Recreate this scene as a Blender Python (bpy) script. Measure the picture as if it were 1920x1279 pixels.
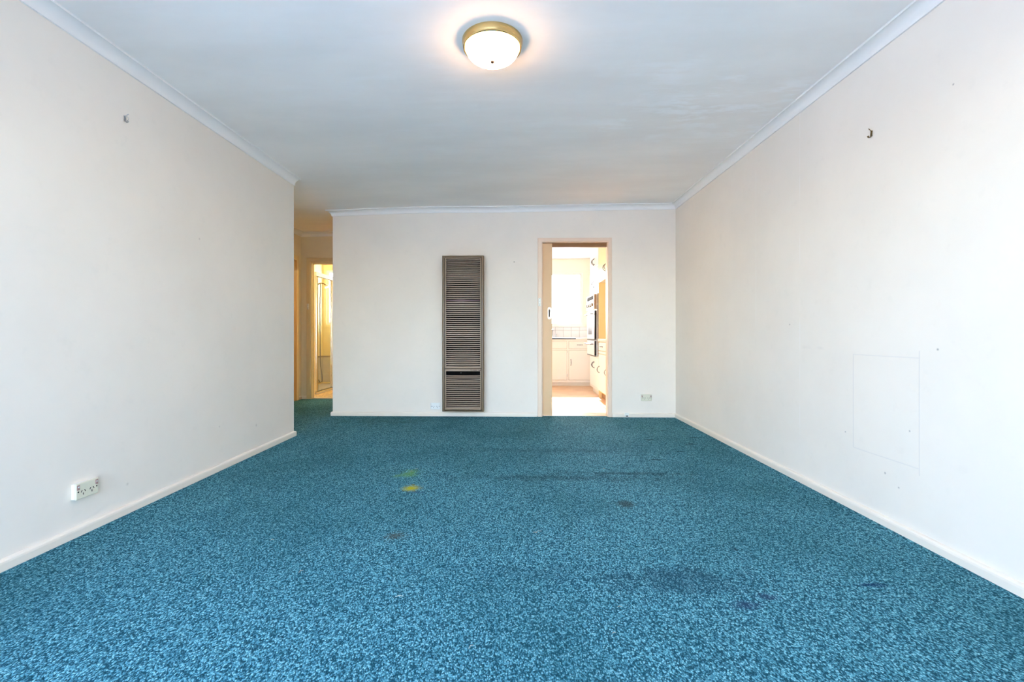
import bpy, bmesh, math, random
from mathutils import Vector, Matrix
random.seed(4)
S = bpy.context.scene
C = S.collection
PI = math.pi
for o in list(bpy.data.objects):
    bpy.data.objects.remove(o)

# ------------------------------------------------------------------ camera
cam_d = bpy.data.cameras.new('camera')
cam = bpy.data.objects.new('camera', cam_d)
C.objects.link(cam)
cam.location = (0, 0, 0.935)
cam.rotation_euler = (PI / 2, 0, math.radians(1.6))
cam_d.sensor_width = 36
cam_d.lens = 36 * 860 / 1920
cam_d.shift_x = 19 / 1920
cam_d.shift_y = -12.5 / 1920
cam_d.clip_start = 0.02
S.camera = cam

# ------------------------------------------------------------------ light
SKY_STRENGTH = 1.0
SUN_ELEV = math.radians(31)
LAMP = (1.0, 0.58, 0.30)
LAMP_STRENGTH = 17.0
SUN_STRENGTH = 6.0
BATH_FILL_W = 10.0
S.view_settings.view_transform = 'Standard'
S.view_settings.look = 'None'
S.view_settings.gamma = 1
S.view_settings.use_curve_mapping = False
S.view_settings.exposure = 1.54
w = bpy.data.worlds.new('sky')
S.world = w
w.use_nodes = True
bg = w.node_tree.nodes['Background']
sky = w.node_tree.nodes.new('ShaderNodeTexSky')
sky.sky_type = 'NISHITA'
sky.sun_disc = False
sky.sun_elevation = SUN_ELEV
sky.sun_rotation = 0
sky.air_density = 1.0
sky.dust_density = 0.8
sky.ozone_density = 2.2
wb = w.node_tree.nodes.new('ShaderNodeMix')      # white balance of the daylight
wb.data_type, wb.blend_type = 'RGBA', 'MULTIPLY'
wb.inputs[0].default_value = 1
wb.inputs[7].default_value = (1.05, .955, 1.0, 1)
w.node_tree.links.new(sky.outputs[0], wb.inputs[6])
w.node_tree.links.new(wb.outputs[2], bg.inputs[0])
bg.inputs[1].default_value = SKY_STRENGTH
S.cycles.max_bounces = 14
S.cycles.diffuse_bounces = 10
S.cycles.transparent_max_bounces = 12
S.cycles.sample_clamp_indirect = 12


sun_d = bpy.data.lights.new('sun', 'SUN')
sun_d.energy = SUN_STRENGTH
sun_d.color = (1.0, 0.98, 0.95)
sun_d.angle = math.radians(0.6)
sun = bpy.data.objects.new('sun', sun_d)
sun.rotation_euler = (SUN_ELEV - PI / 2, 0, 0)   # from beyond the kitchen window
C.objects.link(sun)


def portal(name, loc, rot, sx, sy):
    """marks a window opening so that the sky is sampled through it (gives no light of its own)"""
    l = bpy.data.lights.new(name, 'AREA')
    l.shape = 'RECTANGLE'
    l.size, l.size_y = sx, sy
    l.cycles.is_portal = True
    o = bpy.data.objects.new(name, l)
    o.location, o.rotation_euler = loc, rot
    C.objects.link(o)


# room: X across, Y away from the camera, Z up (metres)
XL, XR = -2.03, 1.815           # side walls
YB, YB2 = 5.224, 5.334          # back wall, both faces
YF = -1.15                      # wall behind the camera
YLE = 4.163                     # end of the left wall
XBL = -2.094                    # left end of the back wall
XH = -3.09                      # hall left wall
YH, YH2 = 6.56, 6.66            # hall far wall
WIN1 = (-1.9, 0.9, 0.06, 2.12)      # unseen window behind the camera, placed and sized for the daylight (x0, x1, z0, z1)
WIN0 = (-1.05, 0.75, 0.06, 2.12)        # unseen window in the left wall, placed and sized for the daylight (y0, y1, z0, z1)
WINK = (-0.05, 1.31, 1.10, 2.13)     # kitchen window
YK = 8.9
WINB = (-3.565, -2.75, 1.12, 2.15)   # bathroom window
YBA = 8.6
portal('daylight_portal', ((WIN1[0] + WIN1[1]) / 2, YF - .06, (WIN1[2] + WIN1[3]) / 2), (PI / 2, 0, PI), WIN1[1] - WIN1[0], WIN1[3] - WIN1[2])
portal('daylight_portal', ((WINK[0] + WINK[1]) / 2, YK + .06, (WINK[2] + WINK[3]) / 2), (PI / 2, 0, 0), WINK[1] - WINK[0], WINK[3] - WINK[2])
portal('daylight_portal', ((WINB[0] + WINB[1]) / 2, YBA + .06, (WINB[2] + WINB[3]) / 2), (PI / 2, 0, 0), WINB[1] - WINB[0], WINB[3] - WINB[2])
portal('daylight_portal', (XL - .17, (WIN0[0] + WIN0[1]) / 2, (WIN0[2] + WIN0[3]) / 2), (PI / 2, 0, -PI / 2), WIN0[1] - WIN0[0], WIN0[3] - WIN0[2])
KDOOR = (5.65, 7.15, 0.12, 2.05)       # unseen glazed door added in the kitchen's left wall for daylight (y0, y1, z0, z1)
portal('daylight_portal', (-0.66, (KDOOR[0] + KDOOR[1]) / 2, (KDOOR[2] + KDOOR[3]) / 2), (PI / 2, 0, -PI / 2), KDOOR[1] - KDOOR[0], KDOOR[3] - KDOOR[2])


# ------------------------------------------------------------------ materials
def srgb(r, g, b):
    f = lambda c: (c / 255) / 12.92 if c / 255 <= .04045 else ((c / 255 + .055) / 1.055) ** 2.4
    return (f(r), f(g), f(b), 1)


class N:
    """thin wrapper round a node tree"""
    def __init__(s, name):
        s.m = bpy.data.materials.new(name)
        s.m.use_nodes = True
        s.t = s.m.node_tree
        s.b = s.t.nodes['Principled BSDF']
        s.out = s.t.nodes['Material Output']
        s._co = None

    def n(s, typ, ins=None, **kw):
        nd = s.t.nodes.new(typ)
        for k, v in kw.items():
            setattr(nd, k, v)
        for k, v in (ins or {}).items():
            s.set(nd.inputs[k], v)
        return nd

    def set(s, sock, v):
        if hasattr(v, 'is_output') or isinstance(v, bpy.types.NodeSocket):
            s.t.links.new(v, sock)
        else:
            sock.default_value = v

    def math(s, op, a, b=None, c=None, clamp=False):
        nd = s.t.nodes.new('ShaderNodeMath')
        nd.operation = op
        nd.use_clamp = clamp
        for i, v in enumerate((a, b, c)):
            if v is not None:
                s.set(nd.inputs[i], v)
        return nd.outputs[0]

    def xyz(s):
        if not s._co:
            tc = s.n('ShaderNodeTexCoord')
            sp = s.n('ShaderNodeSeparateXYZ', {0: tc.outputs['Object']})
            s._co = (tc.outputs['Object'], sp.outputs[0], sp.outputs[1], sp.outputs[2])
        return s._co

    def noise(s, scale, detail=2, rough=.5, stretch=None, fac=True):
        v = s.xyz()[0]
        if stretch:
            v = s.n('ShaderNodeMapping', {0: v, 3: stretch}).outputs[0]
        nd = s.n('ShaderNodeTexNoise', {'Vector': v, 'Scale': scale, 'Detail': detail, 'Roughness': rough})
        return nd.outputs[0]

    def ramp(s, f, a, b, lo=0.0, hi=1.0):
        nd = s.n('ShaderNodeMapRange', {0: f, 1: a, 2: b, 3: lo, 4: hi})
        nd.interpolation_type = 'SMOOTHSTEP'
        return nd.outputs[0]

    def mix(s, f, a, b, mode='MIX'):
        nd = s.n('ShaderNodeMix', data_type='RGBA', blend_type=mode)
        s.set(nd.inputs[0], f)
        s.set(nd.inputs[6], a)
        s.set(nd.inputs[7], b)
        return nd.outputs[2]

    def band(s, c, lo, hi, soft):
        """1 where lo < c < hi"""
        a = s.ramp(c, lo - soft, lo + soft)
        b = s.ramp(c, hi - soft, hi + soft, 1, 0)
        return s.math('MULTIPLY', a, b)

    def rect(s, u, v, u0, u1, v0, v1, soft=.003):
        return s.math('MULTIPLY', s.band(u, u0, u1, soft), s.band(v, v0, v1, soft))

    def ell(s, u, v, cu, cv, ru, rv, wob=None, lo=.1, hi=1.4):
        a = s.math('DIVIDE', s.math('SUBTRACT', u, cu), ru)
        b = s.math('DIVIDE', s.math('SUBTRACT', v, cv), rv)
        r = s.math('SQRT', s.math('ADD', s.math('MULTIPLY', a, a), s.math('MULTIPLY', b, b)))
        if wob is not None:
            r = s.math('ADD', r, s.math('MULTIPLY', s.math('SUBTRACT', wob, .5), 3.0))
        return s.ramp(r, lo, hi, 1, 0)

    def bump(s, h, strength=.3, dist=.01):
        nd = s.n('ShaderNodeBump', {'Strength': strength, 'Distance': dist, 'Height': h})
        s.t.links.new(nd.outputs[0], s.b.inputs['Normal'])

    def base(s, c, rough=.5, metal=0.0, spec=.5):
        s.set(s.b.inputs['Base Color'], c)
        s.set(s.b.inputs['Roughness'], rough)
        s.b.inputs['Metallic'].default_value = metal
        s.b.inputs['Specular IOR Level'].default_value = spec
        return s


def paint(name, col, rough=.5, var=.05, scale=3.0, spec=.4, bump=.04):
    k = N(name)
    f = k.noise(scale, 4, .6)
    dark = tuple(c * (1 - var) for c in col[:3]) + (1,)
    k.base(k.mix(f, dark, col), rough, 0, spec)
    k.bump(k.noise(60, 2), bump, .004)
    return k.m


def metal(name, col, rough=.3, var=.1):
    k = N(name)
    f = k.noise(40, 2, .5, (1, 1, 12))
    k.base(col, k.ramp(f, 0, 1, rough * (1 - var), rough * (1 + var)), 1)
    return k.m


WALL = srgb(241, 230, 216)


def wall_mat(name, marks=None):
    k = N(name)
    f = k.noise(1.6, 4, .6)
    f2 = k.noise(14, 3, .6)
    c = k.mix(k.ramp(f, .3, .7), tuple(x * .955 for x in WALL[:3]) + (1,), WALL)
    c = k.mix(k.ramp(f2, .58, .75, 0, .10), c, srgb(214, 206, 192))
    h = k.math('ADD', k.math('MULTIPLY', k.noise(2.2, 3, .5), 1.0), k.math('MULTIPLY', k.noise(45, 2, .5), .05))
    if marks:
        c, h = marks(k, c, h)
    k.base(c, .62, 0, .25)
    k.bump(h, .28, .012)
    return k.m


def right_marks(k, c, h):
    _, x, y, z = k.xyz()
    # an old picture's outline, panel joints under the paint and small scuffs
    lines = [k.rect(y, z, 2.508, 2.514, .33, .83, .002), k.rect(y, z, 2.106, 2.112, .30, .86, .002),
             k.rect(y, z, 2.11, 2.51, .826, .830, .002), k.rect(y, z, 2.11, 2.51, .328, .332, .002)]
    m = lines[0]
    for l in lines[1:]:
        m = k.math('MAXIMUM', m, l)
    j = k.math('MAXIMUM', k.rect(y, z, 2.968, 2.974, .3, 2.4, .003), k.rect(y, z, 3.50, 3.505, .9, 2.4, .003))
    j = k.math('MULTIPLY', j, k.ramp(k.noise(5, 2), .42, .58))
    n = k.noise(30, 3, .6)
    sc = k.math('MULTIPLY', k.rect(y, z, 2.70, 2.95, .845, .862, .006), k.ramp(k.noise(9, 2), .4, .7))
    sp = k.math('MULTIPLY', k.rect(y, z, 2.74, 2.94, .66, .73, .01), k.ramp(n, .55, .62))
    h = k.math('ADD', h, k.math('MULTIPLY', k.math('ADD', m, j), .10))
    h = k.math('ADD', h, k.math('MULTIPLY', sp, .15))
    c = k.mix(k.math('MULTIPLY', m, .16), c, srgb(150, 150, 165))
    c = k.mix(k.math('MULTIPLY', j, .30), c, srgb(250, 248, 244))
    c = k.mix(k.math('MULTIPLY', sc, .10), c, srgb(120, 115, 120))
    for (yy, zz, r) in ((2.16, .49, .005), (2.02, .87, .006), (2.57, .40, .005), (2.30, .255, .006), (2.22, .21, .005), (3.08, 1.0, .006), (1.95, 1.97, .005)):
        c = k.mix(k.math('MULTIPLY', k.ell(y, z, yy, zz, r, r), .6), c, srgb(120, 110, 105))
    return c, h


def left_marks(k, c, h):
    _, x, y, z = k.xyz()
    for (yy, zz, r) in ((2.9, 1.55, .008), (3.1, .30, .007), (3.55, .22, .012), (2.35, .15, .008)):
        c = k.mix(k.math('MULTIPLY', k.ell(y, z, yy, zz, r, r), .35), c, srgb(165, 150, 135))
    return c, h


M = {}
M['wall'] = wall_mat('painted plaster')
M['wall_r'] = wall_mat('painted plaster right', right_marks)
M['wall_l'] = wall_mat('painted plaster left', left_marks)
M['hall'] = paint('hall paint', srgb(238, 226, 198), .6, .05)
M['bath'] = paint('bathroom paint', srgb(236, 220, 172), .55, .04)
M['kitchen_wall'] = paint('kitchen paint', srgb(246, 243, 228), .55, .03)
M['trim'] = paint('trim paint', srgb(244, 230, 212), .38, .06, 8, .5)
M['cornice'] = paint('cornice paint', srgb(243, 239, 233), .5, .04, 6)
M['door'] = paint('door paint', srgb(228, 188, 142), .42, .06, 5, .5)
M['door_trim'] = paint('architrave paint', srgb(240, 214, 190), .42, .05, 6, .5)
M['cream'] = paint('cabinet cream', srgb(244, 242, 236), .32, .03, 6, .5)
M['cream2'] = paint('cabinet cream shaded timber', srgb(232, 208, 150), .4, .08, 9, .5)  # darker copy of the cabinet cream, shade put into the colour
M['bench'] = paint('laminate bench', srgb(240, 236, 226), .28, .05, 20)
M['lint'] = paint('pale lint', srgb(196, 188, 166), .9, .1)
M['hall_leaf'] = paint('hall door paint', srgb(196, 158, 106), .42, .05, 6, .5)
M['hall_trim'] = paint('hall architrave paint', srgb(234, 214, 170), .42, .05, 6, .5)
M['carcass'] = paint('shade brown carcass', srgb(112, 92, 66), .6, .05)  # coloured dark so the door gaps show as shadow lines
M['steel_d'] = metal('dull steel', srgb(104, 106, 112), .3)
M['slat_d'] = paint('purple-brown enamel', srgb(122, 92, 96), .4, .1)  # darker purple-brown tint for the bent slat
M['white'] = paint('white plastic', srgb(240, 240, 236), .32, .02, 10)
M['ivory'] = paint('ivory plastic', srgb(226, 220, 196), .38, .04, 30)
M['ivory2'] = paint('white switch plastic', srgb(238, 234, 224), .36, .03, 30)
M['switchred'] = paint('brown switch rocker', srgb(168, 130, 122), .4, .05, 40)
M['dark'] = paint('dark gap', srgb(9, 7, 7), .8, .1, 3, .1)  # near-black stands in for shade in the heater's gaps and slot
M['black'] = paint('black plastic', srgb(14, 13, 15), .35, .1)
M['tile'] = paint('white glazed tile', srgb(240, 241, 242), .16, .02, 12, .5, 0)
M['tile_b'] = paint('grey glazed tile', srgb(198, 192, 186), .2, .05, 12, .5, 0)
M['grout'] = paint('grout', srgb(186, 184, 182), .8, .08)
M['chrome'] = metal('chrome', srgb(215, 218, 222), .14)
M['steel'] = metal('brushed steel', srgb(190, 192, 194), .28)
M['brass'] = metal('brass', srgb(204, 176, 118), .24, .3)
M['oldbrass'] = metal('tarnished brass', srgb(120, 96, 58), .4)
M['wood'] = paint('brown timber', srgb(150, 104, 58), .35, .25, 9)
M['slat'] = paint('taupe enamel', srgb(174, 150, 131), .38, .05, 12)
M['frame'] = paint('bronze enamel', srgb(108, 85, 58), .36, .08, 8)
M['frame2'] = paint('light taupe enamel', srgb(156, 133, 110), .36, .05, 8)
M['finial'] = paint('dark bronze', (.016, .007, .0025, 1), .4, .1)
M['frame_d'] = paint('dark bronze enamel', srgb(86, 72, 56), .4, .08, 8)
M['badge'] = paint('badge print', srgb(66, 46, 42), .5, .02)
M['ground'] = paint('pale bounce ground', srgb(240, 238, 232), .9, .06, 1.5)  # unseen ground, lightened to bounce daylight up to the ceiling
M['plughole'] = paint('socket slot', srgb(20, 18, 16), .8, .02)

# glazing: thin clear pane
k = N('window glass')
tr = k.n('ShaderNodeBsdfTransparent', {0: (.96, .98, .98, 1)})
gl = k.n('ShaderNodeBsdfGlossy', {'Roughness': .02})
mx = k.n('ShaderNodeMixShader', {0: .05})
k.t.links.new(tr.outputs[0], mx.inputs[1]); k.t.links.new(gl.outputs[0], mx.inputs[2])
k.t.links.new(mx.outputs[0], k.out.inputs[0])
M['glass'] = k.m
k = N('shower glass')
tr = k.n('ShaderNodeBsdfTransparent', {0: (.93, .95, .93, 1)})
gl = k.n('ShaderNodeBsdfGlossy', {'Roughness': .06})
mx = k.n('ShaderNodeMixShader', {0: k.ramp(k.noise(120, 2), .4, .7, .04, .12)})
k.t.links.new(tr.outputs[0], mx.inputs[1]); k.t.links.new(gl.outputs[0], mx.inputs[2])
k.t.links.new(mx.outputs[0], k.out.inputs[0])
M['shower_glass'] = k.m
k = N('frosted glass')
tr = k.n('ShaderNodeBsdfTranslucent', {0: (.85, .88, .86, 1)})
gl = k.n('ShaderNodeBsdfGlossy', {'Roughness': .35})
mx = k.n('ShaderNodeMixShader', {0: .06})
k.t.links.new(tr.outputs[0], mx.inputs[1]); k.t.links.new(gl.outputs[0], mx.inputs[2])
k.t.links.new(mx.outputs[0], k.out.inputs[0])
M['frosted'] = k.m

# lamp glass gives off light
k = N('lit opal glass')
k.base((.9, .85, .78, 1), .3)
k.set(k.b.inputs['Emission Color'], (*LAMP, 1))
lw = k.n('ShaderNodeLayerWeight', {0: .35})
k.set(k.b.inputs['Emission Strength'], k.ramp(lw.outputs[1], .55, 1.0, LAMP_STRENGTH, LAMP_STRENGTH * .06))
M['opal'] = k.m

# ceiling
k = N('ceiling paint')
_, x, y, z = k.xyz()
f = k.noise(1.3, 4, .6, (.6, 1.6, 1))
c = k.mix(k.ramp(f, .3, .7), srgb(240, 235, 229), srgb(248, 243, 237))
st = k.ramp(k.noise(7, 4, .65, (.35, 1.5, 1)), .5, .68)
patch = k.math('MULTIPLY', k.ell(x, y, 1.25, 3.05, .75, .50, k.noise(3, 3)), k.ramp(k.noise(9, 4, .7, (.35, 1.3, 1)), .44, .60))
patch2 = k.math('MULTIPLY', k.ell(x, y, -.1, 2.9, 2.0, 1.6, k.noise(2, 3)), k.math('MULTIPLY', st, .25))
c = k.mix(k.math('MULTIPLY', k.math('MAXIMUM', patch, patch2), .55), c, srgb(255, 255, 255))
k.base(c, .7, 0, .2)
hh = k.math('ADD', k.noise(1.6, 3, .5, (.5, 1.8, 1)), k.math('MULTIPLY', k.noise(9, 3, .5, (.4, 1.6, 1)), .12))
k.bump(hh, .35, .03)
M['ceiling'] = k.m

# carpet: loop pile in teal and blue yarn, worn tracks, stains
k = N('teal carpet')
_, x, y, z = k.xyz()
tv = k.n('ShaderNodeMapping', {0: k.xyz()[0], 3: (1.2, .82, 1)}).outputs[0]
tuft = k.n('ShaderNodeTexVoronoi', {'Vector': tv, 'Scale': 185}, feature='F1')
tr_ = k.n('ShaderNodeSeparateColor', {0: tuft.outputs['Color']}).outputs[0]
dome = k.ramp(tuft.outputs['Distance'], .05, .75, 1, 0)
fibre = k.noise(380, 2, .6, (1.3, .7, 1))
g = k.math('ADD', k.math('MULTIPLY', tr_, .42), k.math('ADD', k.math('MULTIPLY', fibre, .38), k.math('MULTIPLY', dome, .20)))
big = k.noise(1.1, 3, .55)
c = k.mix(k.ramp(g, .30, .66), srgb(26, 74, 88), srgb(94, 164, 180))
c = k.mix(k.ramp(g, .60, .74, 0, .75), c, srgb(164, 222, 230))
c = k.mix(k.ramp(big, .42, .66, 0, .32), c, srgb(30, 84, 92))
wob = k.math('ADD', k.math('MULTIPLY', k.noise(9, 3, .6), .8), k.math('MULTIPLY', g, .2))


def stain(c, cx, cy, rx, ry, col, amt):
    return k.mix(k.math('MULTIPLY', k.ell(x, y, cx, cy, rx, ry, wob), amt), c, col)


# worn, flattened tracks
c = stain(c, .28, 3.0, .75, .07, srgb(24, 56, 66), .45)
c = stain(c, .62, 1.76, .28, .11, srgb(26, 60, 78), .5)
c = stain(c, .15, 1.80, .42, .07, srgb(30, 66, 84), .22)
c = stain(c, .75, 3.10, .45, .04, srgb(24, 56, 66), .55)
c = stain(c, .3, 3.7, .8, .08, srgb(24, 60, 70), .32)
c = stain(c, -1.5, 5.0, .5, .35, srgb(34, 64, 44), .35)
# spots
c = stain(c, .617, 2.547, .06, .05, srgb(44, 58, 56), .75)
c = stain(c, -.55, 2.12, .055, .045, srgb(74, 78, 70), .75)
c = stain(c, .80, 1.606, .045, .03, srgb(44, 66, 96), .75)
c = stain(c, .90, 1.66, .04, .025, srgb(44, 66, 96), .7)
c = stain(c, .96, 2.02, .015, .015, srgb(20, 34, 50), .7)
c = stain(c, 1.32, 1.75, .05, .016, srgb(16, 44, 84), .7)
for (cx, cy) in ((1.45, 4.5), (1.2, 4.1), (1.5, 3.95), (1.3, 3.7), (1.62, 4.2), (1.05, 3.45)):
    c = stain(c, cx, cy, .05, .018, srgb(16, 44, 52), .7)
c = stain(c, -.625, 2.766, .056, .048, srgb(182, 174, 30), 1.0)
c = stain(c, -.575, 2.70, .05, .02, srgb(24, 52, 96), .5)
c = stain(c, -.70, 3.06, .06, .08, srgb(96, 150, 66), .7)
c = stain(c, -.78, 3.0, .03, .04, srgb(96, 150, 76), .4)
k.base(c, .95, 0, .1)
ripple = k.math('MULTIPLY', k.noise(3.0, 3, .5, (.5, 1.6, 1)), 1.2)
k.bump(k.math('ADD', k.math('ADD', dome, k.math('MULTIPLY', fibre, .4)), k.math('MULTIPLY', ripple, .8)), .6, .006)
M['carpet'] = k.m

# kitchen floor: orange vinyl with a faint tile grid
k = N('kitchen vinyl')
_, x, y, z = k.xyz()
f = k.noise(4, 4, .6)
c = k.mix(k.ramp(f, .35, .65), srgb(216, 168, 122), srgb(232, 192, 150))
k.base(c, .3, 0, .5)
M['vinyl'] = k.m
# bathroom floor: small yellow-brown mosaic
k = N('bathroom mosaic')
v = k.n('ShaderNodeTexVoronoi', {'Vector': k.xyz()[0], 'Scale': 26}, feature='F1')
e = k.n('ShaderNodeTexVoronoi', {'Vector': k.xyz()[0], 'Scale': 26}, feature='DISTANCE_TO_EDGE')
sp = k.n('ShaderNodeSeparateColor', {0: v.outputs['Color']})
c = k.mix(sp.outputs[0], srgb(196, 150, 70), srgb(236, 206, 130))
c = k.mix(k.ramp(e.outputs[0], .02, .08, 1, 0), c, srgb(150, 120, 76))
k.base(c, .35)
M['mosaic'] = k.m
k = N('patterned border')
f = k.noise(70, 3, .6)
k.base(k.mix(k.ramp(f, .4, .6), srgb(96, 84, 92), srgb(186, 176, 172)), .25)
M['border'] = k.m


# ------------------------------------------------------------------ mesh helpers
def bm_box(bm, x0, x1, y0, y1, z0, z1, bev=0.0):
    r = bmesh.ops.create_cube(bm, size=1)
    vs = r['verts']
    bmesh.ops.scale(bm, vec=(x1 - x0, y1 - y0, z1 - z0), verts=vs)
    bmesh.ops.translate(bm, vec=((x0 + x1) / 2, (y0 + y1) / 2, (z0 + z1) / 2), verts=vs)
    if bev:
        es = list({e for v in vs for e in v.link_edges})
        bmesh.ops.bevel(bm, geom=es, offset=bev, segments=2, profile=.5, affect='EDGES')


def bm_loops(bm, loops, close=True, caps=True):
    """skin a list of vertex rings"""
    rings = [[bm.verts.new(p) for p in l] for l in loops]
    n = len(rings[0])
    for a, b in zip(rings, rings[1:]):
        for i in range(n if close else n - 1):
            j = (i + 1) % n
            bm.faces.new((a[i], a[j], b[j], b[i]))
    if caps:
        bm.faces.new(list(reversed(rings[0])))
        bm.faces.new(rings[-1])


def bm_tube(bm, pts, r, seg=8, caps=True):
    pts = [Vector(p) for p in pts]
    loops = []
    up = Vector((0, 0, 1))
    prev = None
    for i, p in enumerate(pts):
        t = (pts[min(i + 1, len(pts) - 1)] - pts[max(i - 1, 0)]).normalized()
        a = prev if prev is not None else (up if abs(t.z) < .9 else Vector((1, 0, 0)))
        u = (a - t * a.dot(t))
        if u.length < 1e-6:
            u = Vector((1, 0, 0)) - t * t.x
        u.normalize()
        prev = u
        v = t.cross(u)
        rr = r[i] if isinstance(r, (list, tuple)) else r
        loops.append([p + (u * math.cos(2 * PI * k / seg) + v * math.sin(2 * PI * k / seg)) * rr for k in range(seg)])
    bm_loops(bm, loops, True, caps)


def bm_lathe(bm, prof, cx, cy, seg=48):
    loops = [[(cx + r * math.cos(2 * PI * k / seg), cy + r * math.sin(2 * PI * k / seg), z) for k in range(seg)] for r, z in prof]
    bm_loops(bm, loops, True, False)


def bm_cyl(bm, p, axis, r, h, seg=16):
    p = Vector(p)
    a = Vector(axis).normalized()
    bm_tube(bm, [p, p + a * h], r, seg)


def obj(name, bm, mat, parent=None, smooth=False, **props):
    bmesh.ops.recalc_face_normals(bm, faces=bm.faces[:])
    me = bpy.data.meshes.new(name)
    bm.to_mesh(me)
    bm.free()
    me.materials.append(mat)
    if smooth:
        for p in me.polygons:
            p.use_smooth = True
        me.set_sharp_from_angle(angle=math.radians(40))
    o = bpy.data.objects.new(name, me)
    C.objects.link(o)
    if parent:
        o.parent = parent
        o.matrix_parent_inverse = parent.matrix_basis.inverted()
    for a, b in props.items():
        o[a] = b
    return o


def part(name, mat, parent, *boxes, bev=0.0, **props):
    bm = bmesh.new()
    for b in boxes:
        bm_box(bm, *b, bev=bev)
    return obj(name, bm, mat, parent, **props)


def thing(name, label, cat, loc, group=None):
    o = bpy.data.objects.new(name, None)
    o.empty_display_size = .05
    o.location = loc
    C.objects.link(o)
    o['label'] = label
    o['category'] = cat
    if group:
        o['group'] = group
    return o


def dup(src, name, loc=None, mat=None, parent=None):
    c = src.copy()
    c.name = name
    C.objects.link(c)
    return c


def struct(name, bm, mat, label=None, smooth=False):
    o = obj(name, bm, mat, None, smooth, kind='structure')
    if label:
        o['label'] = label
    return o


def sempty(name, loc, label):
    o = bpy.data.objects.new(name, None)
    o.empty_display_size = .05
    o.location = loc
    C.objects.link(o)
    o['kind'] = 'structure'
    o['label'] = label
    return o


def bm_wall_x(bm, x0, x1, y0, y1, z0, z1, holes=()):
    """wall slab running along X with rectangular openings (hx0, hx1, hz0, hz1)"""
    a = x0
    for (h0, h1, s0, s1) in sorted(holes):
        if h0 > a:
            bm_box(bm, a, h0, y0, y1, z0, z1)
        if s0 > z0:
            bm_box(bm, h0, h1, y0, y1, z0, s0)
        if s1 < z1:
            bm_box(bm, h0, h1, y0, y1, s1, z1)
        a = h1
    bm_box(bm, a, x1, y0, y1, z0, z1)


def bm_wall_y(bm, x0, x1, y0, y1, z0, z1, holes=()):
    a = y0
    for (h0, h1, s0, s1) in sorted(holes):
        if h0 > a:
            bm_box(bm, x0, x1, a, h0, z0, z1)
        if s0 > z0:
            bm_box(bm, x0, x1, h0, h1, z0, s0)
        if s1 < z1:
            bm_box(bm, x0, x1, h0, h1, s1, z1)
        a = h1
    bm_box(bm, x0, x1, a, y1, z0, z1)


def bm_sweep(bm, prof, path, zf, sub=.25):
    """moulding: prof = (offset to the left of the path, height), mitred at the path's corners"""
    P = [Vector((p[0], p[1])) for p in path]
    dirs = [(b - a).normalized() for a, b in zip(P, P[1:])]
    nrm = [Vector((-d.y, d.x)) for d in dirs]
    loops = []
    for i, p in enumerate(P):
        if i == 0:
            m = nrm[0]
        elif i == len(P) - 1:
            m = nrm[-1]
        else:
            a, b = nrm[i - 1], nrm[i]
            m = (a + b) / (1 + a.dot(b))
        loops.append([(p.x + m.x * o, p.y + m.y * o, zf(p.x + m.x * o, p.y + m.y * o) + z) for o, z in prof])
        if i < len(P) - 1:
            L = (P[i + 1] - p).length
            n = max(1, int(L / sub))
            for k in range(1, n):
                q = p + dirs[i] * (L * k / n)
                if k * L / n < .08 or L - k * L / n < .08:
                    continue
                loops.append([(q.x + nrm[i].x * o, q.y + nrm[i].y * o, zf(q.x + nrm[i].x * o, q.y + nrm[i].y * o) + z) for o, z in prof])
    bm_loops(bm, loops, True, True)


def sstep(a, b, x):
    t = min(1, max(0, (x - a) / (b - a)))
    return t * t * (3 - 2 * t)


def zc(x, y):
    """the ceiling is a little out of level: lowest on the left, sagging here and there"""
    z = 2.3835 + .0105 * x
    z += .055 * sstep(5.25, 6.4, y)
    z += .010 * math.exp(-((x + .95) / .55) ** 2) * sstep(3.5, 5.2, y)
    z += .004 * sstep(3.5, 5.2, y) * math.exp(-((x - 1.0) / .5) ** 2)
    z -= .010 * math.exp(-((x + 2.05) / .25) ** 2) * sstep(4.6, 5.2, y) * (1 - sstep(5.25, 6, y))
    return z


# ------------------------------------------------------------------ structure
ZT = 2.6
# carpet floor (room + hall)
bm = bmesh.new()
bm_box(bm, XL - .05, XR + .02, YF - .05, YB + .06, -.08, 0)
bm_box(bm, XH - .02, XBL + .02, YLE + .02, YH + .05, -.08, -.0002)
struct('floor', bm, M['carpet'], 'worn teal-blue carpet with stains')
bm = bmesh.new()
bm_box(bm, -.6, 1.95, YB + .061, YK + .02, -.08, 0)
struct('floor_kitchen', bm, M['vinyl'], 'orange vinyl kitchen floor')
bm = bmesh.new()
bm_box(bm, -3.75, -1.5, YH + .051, YBA + .02, -.08, 0)
struct('floor_bathroom', bm, M['mosaic'], 'yellow mosaic bathroom floor')
# ceiling of the room and hall, slightly wavy
bm = bmesh.new()
xs = [-3.25 + i * (5.25 / 30) for i in range(31)]
ys = [YF - .1 + i * ((6.7 - YF + .1) / 44) for i in range(45)]
for top in (0, 1):
    g = [[bm.verts.new((x, y, 2.62 if top else zc(x, y))) for x in xs] for y in ys]
    for a, b in zip(g, g[1:]):
        for i in range(30):
            bm.faces.new((a[i], a[i + 1], b[i + 1], b[i]))
struct('ceiling', bm, M['ceiling'], 'off-white plaster ceiling with uneven patches', True)
bm = bmesh.new()
bm_box(bm, -.7, 2.0, YB2 - .03, YK + .1, 2.395, 2.62)
struct('ceiling_kitchen', bm, M['cornice'], 'white kitchen ceiling')
bm = bmesh.new()
bm_box(bm, -3.8, -1.4, YH2 - .02, YBA + .1, 2.395, 2.62)
struct('ceiling_bathroom', bm, M['bath'], 'cream bathroom ceiling')

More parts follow.
